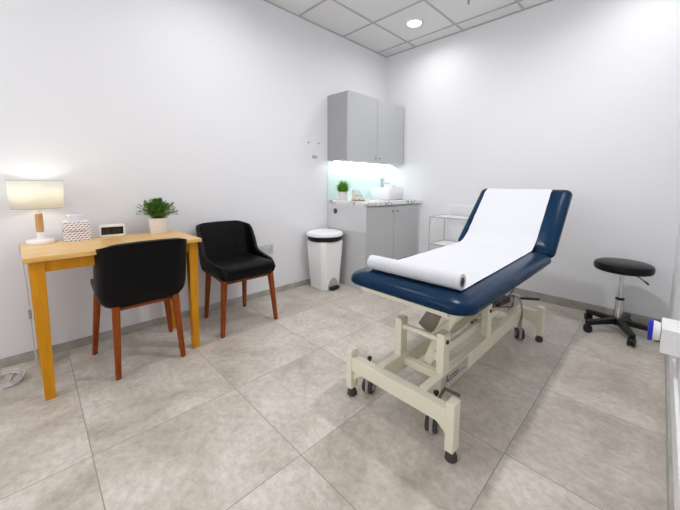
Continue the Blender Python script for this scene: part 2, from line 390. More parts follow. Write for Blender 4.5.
# counter plant
def leaf(bm, base, d, L, wd, droop=.3):
    d = d.normalized(); s = d.cross(Vector((0, 0, 1)));
    if s.length < .05: s = Vector((1, 0, 0))
    s.normalize()
    p0 = base; p1 = base + d * L * .5 + Vector((0, 0, L * .04)); p2 = base + d * L - Vector((0, 0, L * droop))
    nrm = s.cross(d).normalized() * wd * .25
    v = [bm.verts.new(q) for q in (p0, p1 + s * wd / 2 + nrm, p2, p1 - s * wd / 2 + nrm, p1)]
    bm.faces.new((v[0], v[1], v[4])); bm.faces.new((v[1], v[2], v[4])); bm.faces.new((v[2], v[3], v[4])); bm.faces.new((v[3], v[0], v[4]))
def plant(name, label, loc, rp, hp, kind, rf, hf, n, group=None):
    t = thing(name, label, 'plant', loc)
    obj('pot', lathe(nb(), [(0, 0), (rp * .80, 0), (rp * .84, .004), (rp, hp), (rp * .93, hp), (rp * .9, hp * .88), (0, hp * .88)], 28), M['pot'], t)
    obj('soil', lathe(nb(), [(0, hp * .895), (rp * .9, hp * .895)], 20), M['soil'], t)
    f = nb()
    for i in range(n):
        a = random.uniform(0, 2 * PI); el = random.uniform(0.05, 1.0) ** (.7 if kind == 'bushy' else 1.0) * PI / 2
        dirn = Vector((math.cos(a) * math.cos(el), math.sin(a) * math.cos(el), math.sin(el)))
        st = Vector((random.uniform(-.5, .5) * rp, random.uniform(-.5, .5) * rp, hp * .88))
        L = random.uniform(.7, 1.0) if kind == 'bushy' else random.uniform(.5, 1.12)
        tip = st + Vector((dirn.x * rf * L, dirn.y * rf * L, dirn.z * hf * L + .01))
        mid = (st + tip) / 2 + Vector((0, 0, .018))
        if kind == 'bushy':
            pp = smoothpath([st, mid, tip], 4)
            tube(f, pp[::2], .0009, 3)
            for k, q in enumerate(pp[2:]):
                for sgn in (-1, 1):
                    side = Vector((-dirn.y, dirn.x, 0)) * sgn + dirn * .7 + Vector((random.uniform(-.4, .4), random.uniform(-.4, .4), random.uniform(-.1, .7)))
                    leaf(f, q, side, random.uniform(.013, .022), random.uniform(.006, .009), .12)
        else:
            pp = smoothpath([st, mid, tip], 3); sd = Vector((-dirn.y, dirn.x, .01)).normalized()
            for k in range(len(pp) - 1):
                w0 = .0032 * (1 - k / len(pp)); w1 = .0032 * (1 - (k + 1) / len(pp))
                v = [f.verts.new(x) for x in (pp[k] - sd * w0, pp[k] + sd * w0, pp[k + 1] + sd * w1, pp[k + 1] - sd * w1)]
                f.faces.new(v)
    obj('foliage', f, M['leaf'] if kind == 'bushy' else M['leaf2'], t, smooth=False)
    return t
plant('potted_plant', 'small bright green grassy plant in a white pot on the marbled worktop', (.185, -.942, WZ), .058, .100, 'grass', .130, .125, 900)
# mug-like white box and wire ornament
t = thing('candle_jar', 'white candle jar between plant and wire ornament on the worktop', 'jar', (.23, -.79, WZ))
obj('jar_body', lathe(nb(), [(0, 0), (.034, 0), (.037, .004), (.037, .115), (.033, .115), (.033, .105), (0, .105)], 28), M['white_mat'], t)
obj('label', tube(nb(), [(.0285, -.024, .026), (.0285, -.024, .056)], .0005, 6), M['white'], t)
t = thing('wire_ornament', 'copper and black wire triangle ornament on a wooden base on the worktop', 'ornament', (.33, -.845, WZ), math.radians(50))
obj('base', bx(-.075, .075, -.022, .022, 0, .014), M['oak'], t, bevel=.001)
def wtri(name, m, cx, w, h, y):
    b = nb(); P = [(cx - w, y, .014), (cx + w, y, .014), (cx, y, .014 + h)]
    Q = [(cx - w * .5, y, .014 + h * .5), (cx + w * .5, y, .014 + h * .5), (cx, y, .014)]
    for a in (P, Q):
        for k in range(3): tube(b, [a[k], a[(k + 1) % 3]], .0016, 6)
    obj(name, b, m, t)
wtri('copper_frame', M['copper'], -.004, .055, .105, .006)
wtri('black_frame', M['blackp'], .012, .048, .092, -.008)

# wall marks and socket
for y, z, lb in ((-1.270, 1.532, 'small dark screw hole in the wall farther from the wall cabinet'), (-1.135, 1.535, 'small dark screw hole in the wall nearer the wall cabinet')):
    b = nb(); tube(b, [(0, 0, 0), (.003, 0, 0)], .0075, 12)
    o = obj('wall_plug', b, M['blackp']); o.location = (0, y, z); tag(o, lb, 'wall plug', 'wall plugs beside the cabinet')
o = obj('wall_label', bx(0, .002, -.034, .034, -.017, .017), mat('grey_label', (.46, .46, .47), .5)); o.location = (0, -1.19, 1.386); tag(o, 'tiny grey label stuck on the wall left of the wall cabinet', 'label')
t = thing('wall_socket', 'double switched wall socket low on the wall beside the front-facing black chair', 'socket', (0, -1.79, .457))
obj('face_plate', bx(0, .010, -.075, .075, -.045, .045), M['socket'], t, bevel=.003)
for s in (-1, 1):
    obj('switch', bx(.010, .014, s * .018 - .006, s * .018 + .006, .012, .030), M['white'], t, bevel=.001)
    hb = nb()
    box(hb, .010, .0107, s * .045 - .003, s * .045 + .003, .006, .016); box(hb, .010, .0107, s * .045 - .014, s * .045 - .008, -.012, -.007); box(hb, .010, .0107, s * .045 + .008, s * .045 + .014, -.012, -.007)
    obj('pin_holes', hb, M['blackp'], t)

# ------------------------------------------------------------------ pedal bin
t = thing('pedal_bin', 'white pedal bin with black rim beside the grey base cabinet', 'bin', (.205, -1.218, 0))
def ring_poly(hx, hy, c):   # rectangle with cut corners
    return [(hx, -hy + c), (hx, hy - c), (hx - c, hy), (-hx + c, hy), (-hx, hy - c), (-hx, -hy + c), (-hx + c, -hy), (hx - c, -hy)]
b = nb(); prev = None; rings = []
for z, hx, hy in ((.0, .124, .118), (.02, .128, .122), (.47, .150, .150), (.512, .150, .150)):
    rings.append([b.verts.new((x, y, z)) for x, y in ring_poly(hx, hy, .038)])
for a, c in zip(rings, rings[1:]):
    for k in range(8): b.faces.new((a[k], a[(k + 1) % 8], c[(k + 1) % 8], c[k]))
b.faces.new(rings[0][::-1]); b.faces.new(rings[-1])
obj('bin_body', b, M['white'], t, bevel=.012, seg=3, auto=60)
arch = nb(); P = [(-.070, .003)] + [(-.070 * math.cos(a), .003 + .125 * math.sin(a)) for a in [PI * k / 14 for k in range(1, 14)]] + [(.070, .003)]
prism(arch, [(y, z) for y, z in P], .100, .1365, 'x')
ar = obj('recess_shade_arch', arch, mat('recess_shade_grey', (.42, .42, .43), .5), t)  # solid arch on the body; recess shade is put into its grey
obj('pedal', bx(.120, .170, -.058, .058, .012, .042), M['blackp'], t, bevel=.004)
obj('rim', lathe(nb(), [(0, .508), (.165, .510), (.176, .520), (.182, .562), (0, .562)], 40), M['blackp'], t)
obj('lid', lathe(nb(), [(0, .562), (.186, .562), (.193, .568), (.193, .580), (.184, .596), (.14, .610), (.07, .617), (0, .618)], 44), M['white'], t)

# ------------------------------------------------------------------ desk and things on it
TZ = .74
t = thing('desk', 'honey-coloured wooden desk with square legs against the left wall', 'desk', (.345, -3.01, 0), math.radians(1.5))
obj('desk_top', bx(-.243, .262, -.393, .412, TZ - .024, TZ), M['pine'], t, bevel=.002)
ap = nb(); box(ap, .205, .225, -.33, .35, TZ - .084, TZ - .0245); box(ap, -.215, -.195, -.33, .35, TZ - .084, TZ - .0245)
box(ap, -.19, .20, -.362, -.342, TZ - .084, TZ - .0245); box(ap, -.19, .20, .364, .384, TZ - .084, TZ - .0245)
obj('apron', ap, M['pine_leg'], t, bevel=.001)
for sx in (-1, 1):
    for sy in (-1, 1):
        lg = nb(); x1, y1 = (.233 if sx > 0 else -.223), (.396 if sy > 0 else -.372)
        x0, y0 = x1 - .058 * sx, y1 - .055 * sy
        T_ = [(x0, y0), (x1, y0), (x1, y1), (x0, y1)]
        xb1, yb1 = x1 - .004 * sx, y1 - .012 * sy; xb0, yb0 = xb1 - .04 * sx, yb1 - .04 * sy
        B_ = [(xb0, yb0), (xb1, yb0), (xb1, yb1), (xb0, yb1)]
        vt = [lg.verts.new((a, c, TZ - .0245)) for a, c in T_]; vb = [lg.verts.new((a, c, 0)) for a, c in B_]
        for k in range(4): lg.faces.new((vb[k], vb[(k + 1) % 4], vt[(k + 1) % 4], vt[k]))
        lg.faces.new(vt); lg.faces.new(vb[::-1]); bmesh.ops.recalc_face_normals(lg, faces=lg.faces[:])
        obj('leg', lg, M['pine_leg'], t, bevel=.002)

# lamp
t = thing('table_lamp', 'lit table lamp with cream drum shade and wooden stem on the desk', 'lamp', (.14, -3.322, TZ))
obj('base', lathe(nb(), [(0, 0), (.060, 0), (.063, .003), (.063, .019), (.060, .023), (0, .024)], 40), M['white'], t)
obj('stem_collar', lathe(nb(), [(0, .021), (.015, .021), (.015, .066), (0, .066)], 16), M['white'], t)
obj('stem', lathe(nb(), [(0, .066), (.017, .066), (.017, .172), (0, .172)], 16), M['lampwood'], t)
obj('lamp_socket', lathe(nb(), [(0, .172), (.014, .172), (.014, .212), (.018, .217), (.018, .25), (0, .25)], 16), M['white'], t)
sh = nb()
rb, rt, z0, z1 = .110, .117, .206, .364
A = [(rb, z0), (rt, z1)]
for ra, rb2 in ((0, 0),):
    lathe(sh, [(rb, z0), (rt, z1)], 56)
s_ = obj('lamp_shade', sh, M['shade'], t, solid=.0012)
rg = nb()
for rr, zz in ((rb, z0), (rt, z1)):
    ps = [(rr * math.cos(2 * PI * k / 48), rr * math.sin(2 * PI * k / 48), zz) for k in range(49)]
    tube(rg, ps, .0014, 6, cap=False)
for k in range(3):
    a = 2 * PI * k / 3; tube(rg, [(0, 0, z1 - .012), (rt * math.cos(a), rt * math.sin(a), z1 - .003)], .0012, 6)
tube(rg, [(0, 0, .24), (0, 0, z1 - .012)], .002, 6)
obj('shade_ring', rg, M['steel'], t)
obj('bulb', lathe(nb(), [(0, .25), (.010, .251), (.022, .265), (.026, .278), (.020, .296), (.008, .304), (0, .305)], 20), M['bulb'], t)
l = D.lights.new('bulb_lamp', 'POINT'); l.energy = 2.6; l.color = (1, .95, .86); l.shadow_soft_size = .028
o = D.objects.new('bulb_lamp', l); COL.objects.link(o); o.location = (.14, -3.322, TZ + .285)

# lamp cable
t = thing('lamp_cable', 'white lamp cable with inline switch hanging behind the desk to a coil on the floor', 'cable', (.10, -3.40, 0))
cb = nb()
tube(cb, smoothpath([(-.015, .040, TZ + .004), (-.030, .01, TZ + .004), (-.03, -.012, TZ - .01), (-.04, -.008, TZ - .10), (-.01, .0, .5), (.0, .005, .30), (.002, .008, .12), (.012, .014, .045), (.02, .0, .008), (.03, -.04, .0045)], 8), .0028, 8)
obj('cord', cb, M['cable'], t)
sw = nb(); bar(sw, (-.0015, .004, .345), (-.0005, .005, .288), .014, .012, up=(1, 0, 0)); obj('inline_switch', sw, mat('grey_switch', (.38, .35, .34), .5), t, bevel=.003)
cl = nb()
ps = []
for k in range(70):
    a = k * .33; rr = .055 + .012 * math.sin(a * .37)
    ps.append((.11 + rr * 1.5 * math.cos(a) + .01 * math.sin(k), -.10 + rr * math.sin(a), .005 + .0045 * (k // 19) + .002 * math.sin(a * 3)))
tube(cl, ps, .0028, 6)
tube(cl, smoothpath([(.03, -.04, .0045), (.04, -.08, .005), (ps[0][0], ps[0][1], ps[0][2])], 5), .0028, 6)
obj('cord_coil', cl, M['cable'], t)

# tissue box
t = thing('tissue_box', 'white tissue box with small dark dashes beside the lamp on the desk', 'tissue box', (.150, -3.165, TZ), math.radians(1))
obj('carton', bx(-.060, .060, -.060, .060, 0, .118), M['print'], t, bevel=.0015)
# the handwritten mark across the carton
def scribble(name, org, ex, w, h, parent, mtl, seed=3, off=(0, 0, 0)):
    rnd = random.Random(seed); o0 = Vector(org); ex = Vector(ex); b = nb(); P = []
    n = 22
    for k in range(n):
        u = k / (n - 1) * w
        P.append(o0 + ex * (u + .003 * math.cos(k * 2.1)) + Vector((0, 0, h * .5 * math.sin(k * 2.1) * (.5 + .5 * rnd.random()))))
    tube(b, smoothpath(P, 3), .0009, 5); return obj(name, b, mtl, parent)
scribble('script_mark', (.0605, -.045, .064), (0, 1, 0), .085, .012, t, M['ink'])
scribble('script_mark', (-.03, -.0605, .064), (1, 0, 0), .060, .012, t, M['ink'], 5)
tf = nb(); N = 14
prof = []
for r_, z_ in ((.030, .1185), (.036, .132), (.041, .150), (.033, .164)):
    prof.append([tf.verts.new(((.5 * r_ + .004 * math.sin(k * 2.7)) * math.cos(2 * PI * k / N), (1.1 * r_ + .006 * math.sin(k * 3.1 + z_ * 90)) * math.sin(2 * PI * k / N), z_ + .004 * math.sin(k * 2.3 + r_ * 200) * (1 if z_ > .09 else 0))) for k in range(N)])
for a, c in zip(prof, prof[1:]):
    for k in range(N): tf.faces.new((a[k], a[(k + 1) % N], c[(k + 1) % N], c[k]))
cv = tf.verts.new((0, 0, .155))
for k in range(N): tf.faces.new((prof[-1][k], prof[-1][(k + 1) % N], cv))
obj('tissue', tf, M['paper'], t, sub=1)

# clock
t = thing('digital_clock', 'white digital alarm clock with dark screen on the desk', 'clock', (.115, -2.985, TZ), math.radians(-4))
cbm = nb(); prism(cbm, rrect(-.068, .068, 0, .078, .012), -.020, .020, 'x')
obj('case', cbm, M['white'], t, bevel=.003)
scr = obj('screen', bx(.020, .0212, -.058, .058, .014, .064), M['screen'], t, bevel=.002)
seg = {'1': 'bc', '2': 'abged', '0': 'abcdef', '4': 'fgbc'}
def digit(ch, y, z, s):
    dg = nb()
    h = s; wd = s * .5; th = s * .12
    S = {'a': (0, wd, h, h), 'd': (0, wd, 0, 0), 'g': (0, wd, h / 2, h / 2), 'b': (wd, wd, h / 2, h), 'c': (wd, wd, 0, h / 2), 'f': (0, 0, h / 2, h), 'e': (0, 0, 0, h / 2)}
    for k in seg[ch]:
        a, b_, c_, d_ = S[k]; box(dg, .0212, .0216, y + a - th / 2, y + b_ + th / 2, z + c_ - th / 2, z + d_ + th / 2)
    obj('time_digit', dg, M['digit'], scr, smooth=False)
for ch, y in (('1', -.046), ('2', -.026), ('0', .006), ('4', .026)): digit(ch, y, .026, .024)
plant('potted_plant', 'leafy green plant in a white pot at the right rear of the desk', (.165, -2.727, TZ), .060, .108, 'bushy', .125, .135, 230)

# ------------------------------------------------------------------ chairs
def make_chair(label, loc, rz):
    t = thing('dining_chair', label, 'chair', loc, rz, 'black upholstered chairs at the desk')
    # plan of the shell: U open to the front (+x)
    R = .095; hw = .216; xf = .245; xb = -.205
    path = []
    n1, n2, n3 = 16, 20, 12
    for k in range(n1): path.append((xf - (xf - (xb + R)) * k / n1, -hw + .016 * (1 - k / n1) ** 1.5 + .012 * max(0, 1 - 4 * k / n1)))
    for k in range(n2): a = -PI / 2 - PI / 2 * k / n2; path.append((xb + R + R * math.cos(a), -hw + R + R * math.sin(a)))
    for k in range(n3 // 2): path.append((xb, -hw + R + (hw - R) * k / (n3 // 2)))
    full = path + [(xb, 0)] + [(x, -y) for x, y in path[::-1]]
    def top(i):
        x, y = full[i]
        if x > -.06:     # the arm: low at the front, swelling to the back
            u = (xf - x) / (xf + .06)
            return .458 + .040 * min(1, u * 4) ** .6 + .026 * u + .02 * u ** 4
        u = min(1, max(0, (-.06 - x) / .080))
        s = u ** 1.15 * (1.9 - .9 * u)
        return .544 + .222 * s + .008 * max(0, 1 - (abs(y) / hw) ** 2) - .030 * max(0, (abs(y) - .13) / .092) ** 3 * s
    b = nb(); rows = []
    V = [(0.0, .070), (.10, .035), (.22, .010), (.36, 0), (.52, 0), (.68, 0), (.84, 0), (.93, 0), (1.0, 0)]
    for i, (x, y) in enumerate(full):
        h = top(i); col_ = []
        for v, inset in V:
            z = .388 + (h - .388) * v if v > .36 else .388 + .092 * (v / .36) ** 1.3 
            lim = min(.48, h - .012)
            z = .388 + (lim - .388) * (v / .36) ** 1.3 if v <= .36 else lim + (h - lim) * (v - .36) / .64
            L = math.hypot(x, y) or 1
            px_, py_ = x - x / L * inset, y - y / L * inset
            lean = max(0, z - .47)
            back = max(0, min(1, (-.02 - x) / .16))
            px_ -= lean * .26 * back
            col_.append(b.verts.new((px_, py_, z)))
        rows.append(col_)
    for a, c in zip(rows, rows[1:]):
        for k in range(len(V) - 1): b.faces.new((a[k], a[k + 1], c[k + 1], c[k]))
    bmesh.ops.recalc_face_normals(b, faces=b.faces[:])
    o = obj('backrest_shell', b, M['leather'], t, auto=180)
    sd = o.modifiers.new('s', 'SOLIDIFY'); sd.thickness = .024; sd.offset = 0; sd.use_rim = True
    bv = o.modifiers.new('b', 'BEVEL'); bv.width = .008; bv.segments = 3; bv.limit_method = 'ANGLE'; bv.angle_limit = math.radians(50)
    # seat cushion
    c = nb(); S = []
    outl = rrect(-.185, .250, -.205, .205, .07, 8)
    outl2 = [(x, y) for x, y in outl]
    for z, k in ((.400, .94), (.412, .985), (.43, 1.0), (.468, 1.0), (.488, .975), (.498, .91), (.504, .6), (.505, .25)):
        S.append([c.verts.new((.032 + (x - .032) * k, y * k, z)) for x, y in outl2])
    for a, d in zip(S, S[1:]):
        for k in range(len(a)): c.faces.new((a[k], a[(k + 1) % len(a)], d[(k + 1) % len(a)], d[k]))
    c.faces.new(S[0][::-1]); c.faces.new(S[-1])
    obj('seat_cushion', c, M['leather'], t, auto=180)
    # wooden frame
    f = nb()
    box(f, .180, .202, -.17, .17, .373, .402); box(f, -.168, -.146, -.13, .13, .373, .402)
    for s in (-1, 1): bar(f, (.18, s * .178, .3875), (-.15, s * .140, .3875), .020, .029)
    obj('seat_frame', f, M['legwood'], t, bevel=.002)
    for sx, sy, x0, y0, x1, y1 in ((1, 1, .190, .185, .212, .218), (1, -1, .190, -.185, .212, -.218), (-1, 1, -.165, .150, -.212, .166), (-1, -1, -.165, -.150, -.212, -.166)):
        lg = nb(); vt = []; vb = []
        for a in range(16):
            q = 2 * PI * (a + .5) / 16; ca, sa = math.cos(q), math.sin(q)
            e = .35; cx_ = math.copysign(abs(ca) ** e, ca); sy_ = math.copysign(abs(sa) ** e, sa)
            vt.append(lg.verts.new((x0 + cx_ * .021, y0 + sy_ * .0185, .404))); vb.append(lg.verts.new((x1 + cx_ * .013, y1 + sy_ * .013, 0.004)))
        for k in range(16): lg.faces.new((vb[k], vb[(k + 1) % 16], vt[(k + 1) % 16], vt[k]))
        lg.faces.new(vt); lg.faces.new(vb[::-1])
        L_ = obj('leg', lg, M['legwood'], t, auto=50)
        obj('foot_pad', lathe(nb(), [(0, 0), (.010, 0), (.011, .0039), (0, .0039)], 14, c=(x1, y1, 0)), M['rubber'], L_)
    return t
ch = make_chair('black upholstered chair with brown wooden legs facing out beside the desk', (.337, -2.246, 0), math.radians(1))
c2 = copy_tree(ch); c2.location = (.408, -2.908, 0); c2.rotation_euler = (0, 0, math.radians(180.5))
c2['label'] = 'black upholstered chair with its back to the camera tucked at the desk'

# ------------------------------------------------------------------ trolley behind the couch
t = thing('wire_trolley', 'white metal trolley with raised shelf rail by the back wall behind the couch', 'trolley', (1.19, -.24, 0))
X0, X1, YF, YR = -.225, .225, -.155, .165
for x in (X0, X1):
    for y in (YF, YR): obj('post', tube(nb(), [(x, y, .06), (x, y, .759)], .007, 10), M['rail'], t)
def loop(z, r=.0075, y0=YF, y1=YR):
    b = nb(); tube(b, [(X0, y0, z), (X1, y0, z)], r, 8); tube(b, [(X1, y0, z), (X1, y1, z)], r, 8); tube(b, [(X1, y1, z), (X0, y1, z)], r, 8); tube(b, [(X0, y1, z), (X0, y0, z)], r, 8); return b
obj('top_rail', loop(.762), M['rail'], t)
ts = nb()
for k in range(9): yy = YF + (YR - YF) * (k + .5) / 9; tube(ts, [(X0, yy, .760), (X1, yy, .760)], .0022, 6)
for xx in (X0 + .11, (X0 + X1) / 2, X1 - .11): tube(ts, [(xx, YF, .757), (xx, YR, .757)], .003, 6)
obj('top_shelf', ts, M['white'], t)
obj('lower_rail', loop(.47), M['rail'], t)
obj('lower_shelf', bx(X0 + .01, X1 - .01, YF + .01, YR - .01, .46, .466), M['white'], t)
gb = nb(); P = [(-.16, YR - .02, .762), (-.16, YR - .02, .878), (.20, YR - .02, .878), (.20, YR - .02, .762)]
for q0, q1 in zip(P, P[1:]): tube(gb, [q0, q1], .006, 8)
box(gb, -.165, .205, YR - .026, YR - .014, .868, .886)
obj('shelf_gallery', gb, M['white'], t)
for x in (X0, X1): obj('brace', tube(nb(), [(x, YF, .62), (x, YF + .13, .75)], .005, 8), M['white'], t)
for x in (X0, X1):
    for y in (YF, YR):
        w = nb(); tube(w, [(x - .011, y, .03), (x + .011, y, .03)], .03, 18); tube(w, [(x, y, .03), (x, y, .066)], .005, 8)
        obj('castor', w, M['steel'], t)

# ------------------------------------------------------------------ stool
t = thing('swivel_stool', 'round black swivel stool on a five-wheeled base near the back wall', 'stool', (2.568, -.32, 0))
obj('seat', lathe(nb(), [(0, .478), (.160, .478), (.172, .484), (.1765, .500), (.1765, .520), (.170, .534), (.150, .543), (.08, .548), (0, .549)], 56), M['stool_leather'], t)
obj('seat_plate', bx(-.06, .06, -.06, .06, .468, .478), M['blackp'], t)
obj('gas_cylinder', lathe(nb(), [(0, .26), (.0145, .26), (.0145, .468), (0, .468)], 20), M['chrome'], t)
obj('outer_tube', lathe(nb(), [(0, .08), (.025, .08), (.025, .265), (.019, .270), (0, .270)], 24), M['chrome'], t)
obj('tube_collar', lathe(nb(), [(.0255, .255), (.028, .258), (.028, .268), (.016, .272)], 24), M['blackp'], t)
obj('height_lever', tube(nb(), smoothpath([(.03, 0, .462), (.085, -.02, .455), (.125, -.035, .432), (.15, -.045, .414)], 4), [.004] * 9 + [.0065] * 4, 8), M['blackp'], t)
obj('hub', lathe(nb(), [(0, .062), (.036, .062), (.038, .085), (.036, .108), (.026, .112), (0, .112)], 24), M['blackp'], t)
for k in range(5):
    a = math.radians(7 + 72 * k); ca, sa = math.cos(a), math.sin(a)
    b = nb(); bar(b, (ca * .025, sa * .025, .092), (ca * .235, sa * .235, .072), .048, .042, w2=.036, h2=.030)
    L_ = obj('base_arm', b, M['blackp'], t, bevel=.005)
    w = nb(); c0 = Vector((ca * .222, sa * .222, .029)); sd = Vector((math.cos(a + 1.0), math.sin(a + 1.0), 0))
    for s in (-1, 1): tube(w, [c0 + sd * s * .006, c0 + sd * s * .010, c0 + sd * s * .020, c0 + sd * s * .022], [.0265, .029, .029, .025], 24)
    obj('castor_wheel', w, M['blackp'], L_)
    h = nb(); tube(h, [c0 + Vector((0, 0, .0)), c0 + Vector((0, 0, .038))], .006, 8); tube(h, [c0 - sd * .008 + Vector((0, 0, .006)), c0 + sd * .008 + Vector((0, 0, .006))], .024, 16)
    obj('castor_fork', h, M['blackp'], L_)

# ------------------------------------------------------------------ couch
CXX = 1.921
t = couch = thing('examination_couch', 'navy blue padded examination couch on a cream metal frame with raised backrest', 'examination couch', (CXX, -1.6, 0))
def L(x, y, z): return Vector((x - CXX, y + 1.6, z))
def pad(name, hx, y0, y1, th, rc, parent, mtx=None, loc=None, xo=0.0):
    """upholstered slab: flat base, full round sides, soft top"""
    b = nb(); n = 8; rings = []
    prof = [(-.05, .004), (-.022, 0.0), (-.006, .004), (0, .016), (-.002, .028)]
    for k in range(1, 9):
        q = PI / 2 * k / 8; prof.append((-.002 - .088 * (1 - math.cos(q)), .028 + (th - .030) * math.sin(q)))
    prof += [(-.14, th - .0005), (-.22, th)]
    for ins, z in prof:
        i = -ins; r = max(rc - i * .45, .012)
        rings.append([b.verts.new((x + xo, y, z)) for x, y in rrect(-hx + i, hx - i, y0 + i, y1 - i, r, n)])
    for a, c in zip(rings, rings[1:]):
        for k in range(len(a)): b.faces.new((a[k], a[(k + 1) % len(a)], c[(k + 1) % len(a)], c[k]))
    b.faces.new(rings[0][::-1]); b.faces.new(rings[-1])
    if mtx: b.transform(mtx)
    return obj(name, b, M['navy'], parent, auto=180)
SZ = .600; TH = .068; PT = SZ + TH      # pad bottom / top
HX = .333; XO = .004
p = pad('seat_pad', HX, -2.260 + 1.6, -.985 + 1.6, TH, .085, t, Matrix.Translation((0, 0, SZ)), xo=XO)
# underside cover folds along the edges
for s in (-1, 1):
    for y in (-1.75, -1.45, -1.2):
        b = nb(); box(b, s * (HX - .035) - .02, s * (HX - .035) + .02, y + 1.6 - .04, y + 1.6 + .06, SZ - .014, SZ + .008)
        obj('cover_fold', b, M['navy'], p, bevel=.005)
# backrest
AN = math.radians(43)
hinge = Vector((XO, -.952 + 1.6, .634))
mb = Matrix.Translation(hinge) @ Matrix.Rotation(AN, 4, 'X')
pad('backrest_pad', .343, -.036, .605, .074, .045, t, mb, xo=-.010)
bf = nb()
for s in (-1, 1): box(bf, s * .24 - .015, s * .24 + .015, 0.02, .56, -.027, -.001, mtx=mb)
box(bf, -.25, .25, .50, .53, -.026, -.002, mtx=mb)
obj('backrest_frame', bf, M['cream'], t, bevel=.002)
# upper frame
uf = nb()
for s in (-1, 1): box(uf, s * .235 - .02, s * .235 + .02, -2.195 + 1.6, -1.0 + 1.6, .556, .596)
obj('upper_rail', uf, M['cream'], t, bevel=.003)
obj('upper_cross_bar', bx(-.240, .235, -2.225 + 1.6, -2.197 + 1.6, .572, .6015), M['cream'], t, bevel=.003)
obj('upper_cross_bar', bx(-.215, .215, -1.02 + 1.6, -.98 + 1.6, .557, .594), M['cream'], t, bevel=.003)
# end frames: beam + posts + curved gussets
def end_frame(y, PX):
    e = nb(); yc = y + 1.6
    prism(e, [(-PX, .145), (PX, .145), (PX, .217), (-PX, .217)], yc - .022, yc + .022, 'y')
    o = obj('end_beam', e, M['cream'], t, bevel=.003)
    for s in (-1, 1):
        pb = bx(s * PX - .019, s * PX + .019, yc - .027, yc + .027, .046, .252)
        pp = obj('end_post', pb, M['cream'], t, bevel=.004)
        # gusset: quarter-round under the beam
        G = [(s * (PX - .018), .147)] + [(s * (PX - .018), .065)]
        for k in range(9):
            a = PI / 2 * k / 8
            G.append((s * (PX - .018 - .125 * (1 - math.cos(a))), .065 + .082 * math.sin(a)))
        gg = nb(); prism(gg, [(x, z) for x, z in G], yc - .006, yc + .006, 'y'); obj('gusset', gg, M['cream'], pp)
        f = nb(); lathe(f, [(0, 0), (.021, 0), (.025, .006), (.024, .020), (.018, .034), (.013, .037), (.013, .047), (0, .047)], 24, c=(s * PX, yc, 0))
        obj('rubber_foot', f, M['rubber'], pp)
end_frame(-2.240, .282); end_frame(-.897, .262)
# castors (retracting) just inside the end frames
def castor(x, y, sw=0.0):
    c = thing_part = D.objects.new('castor', None); COL.objects.link(c); c.parent = t; c.location = L(x, y, 0); c.rotation_euler = (0, 0, sw)
    for s in (-1, 1):
        w = nb(); tube(w, [(s * .009, 0, .041), (s * .012, 0, .041), (s * .024, 0, .041), (s * .027, 0, .041)], [.034, .038, .038, .033], 28)
        obj('castor_wheel', w, M['rubber'], c)
        hbm = nb(); tube(hbm, [(s * .0271, 0, .041), (s * .029, 0, .041)], .021, 20); obj('hub_cap', hbm, M['cgrey'], c)
    f = nb(); box(f, -.0088, .0088, -.034, .022, .012, .100); lathe(f, [(0, .098), (.014, .098), (.014, .15), (0, .15)], 14)
    obj('castor_fork', f, M['cgrey'], c, bevel=.003)
    return c
for x, y, a in ((1.692, -2.165, .25), (2.072, -2.165, .3), (1.74, -.965, .3), (2.07, -.965, .6)): castor(x, y, a)
for x in (1.715, 2.10):
    k = nb(); lathe(k, [(0, .15), (.006, .15), (.006, .205), (.012, .207), (.012, .216), (0, .218)], 14, c=tuple(L(x, -2.19, 0))); obj('castor_lock_pin', k, M['blackp'], t)
# side rails
for x in (1.812, 2.052):
    r_ = obj('side_rail', bx(x - CXX - .020, x - CXX + .020, -2.217 + 1.6, -.948 + 1.6, .140, .224), M['cream'], t, bevel=.003)
    if x > 2:
        sk = obj('maker_sticker', bx(x - CXX + .0202, x - CXX + .0208, -2.10 + 1.6, -1.82 + 1.6, .146, .218), M['sticker'], r_)
        cu = D.curves.new('maker_lettering', 'FONT'); cu.body = 'Access'; cu.size = .056; cu.shear = .35; cu.extrude = .0003; cu.space_character = .9
        to = D.objects.new('tmp_text', cu); COL.objects.link(to)
        bpy.context.view_layer.update()
        me = D.meshes.new_from_object(to.evaluated_get(bpy.context.evaluated_depsgraph_get())); D.objects.remove(to)
        tx = D.objects.new('maker_lettering', me); COL.objects.link(tx); me.materials.append(M['ink']); tx.parent = r_
        tx.matrix_local = Matrix.Translation((x - CXX + .0212, -2.070 + 1.6, .172)) @ Matrix(((0, 0, 1, 0), (1, 0, 0, 0), (0, 1, 0, 0), (0, 0, 0, 1)))
        ln = nb(); box(ln, x - CXX + .0209, x - CXX + .0213, -1.925 + 1.6, -1.85 + 1.6, .170, .178); obj('small_print', ln, mat('grey_print', (.3, .3, .32), .6), r_)
obj('lower_cross_bar', bx(-.092, .100, -2.05 + 1.6, -2.015 + 1.6, .165, .203), M['cream'], t, bevel=.003)
obj('lower_cross_bar', bx(-.095, .095, -1.20 + 1.6, -1.165 + 1.6, .150, .205), M['cream'], t, bevel=.003)
# uprights
for x in (1.812, 2.052):
    for y, zt in ((-2.055, .420), (-1.545, .430)):
        u_ = obj('upright', bx(x - CXX - .019, x - CXX + .019, y + 1.6 - .028, y + 1.6 + .030, .2245, zt), M['cream'], t, bevel=.003)
        b = nb(); s = 1 if x > 2 else -1
        tube(b, [(x - CXX + s * .019, y + 1.6, .378), (x - CXX + s * .025, y + 1.6, .378)], .010, 14); obj('pivot_bolt', b, M['rubber'], u_)
for y in (-2.055, -1.545):
    obj('pivot_tube', tube(nb(), [(-.092, y + 1.6, .378), (.114, y + 1.6, .378)], .016, 16), M['cream'], t)
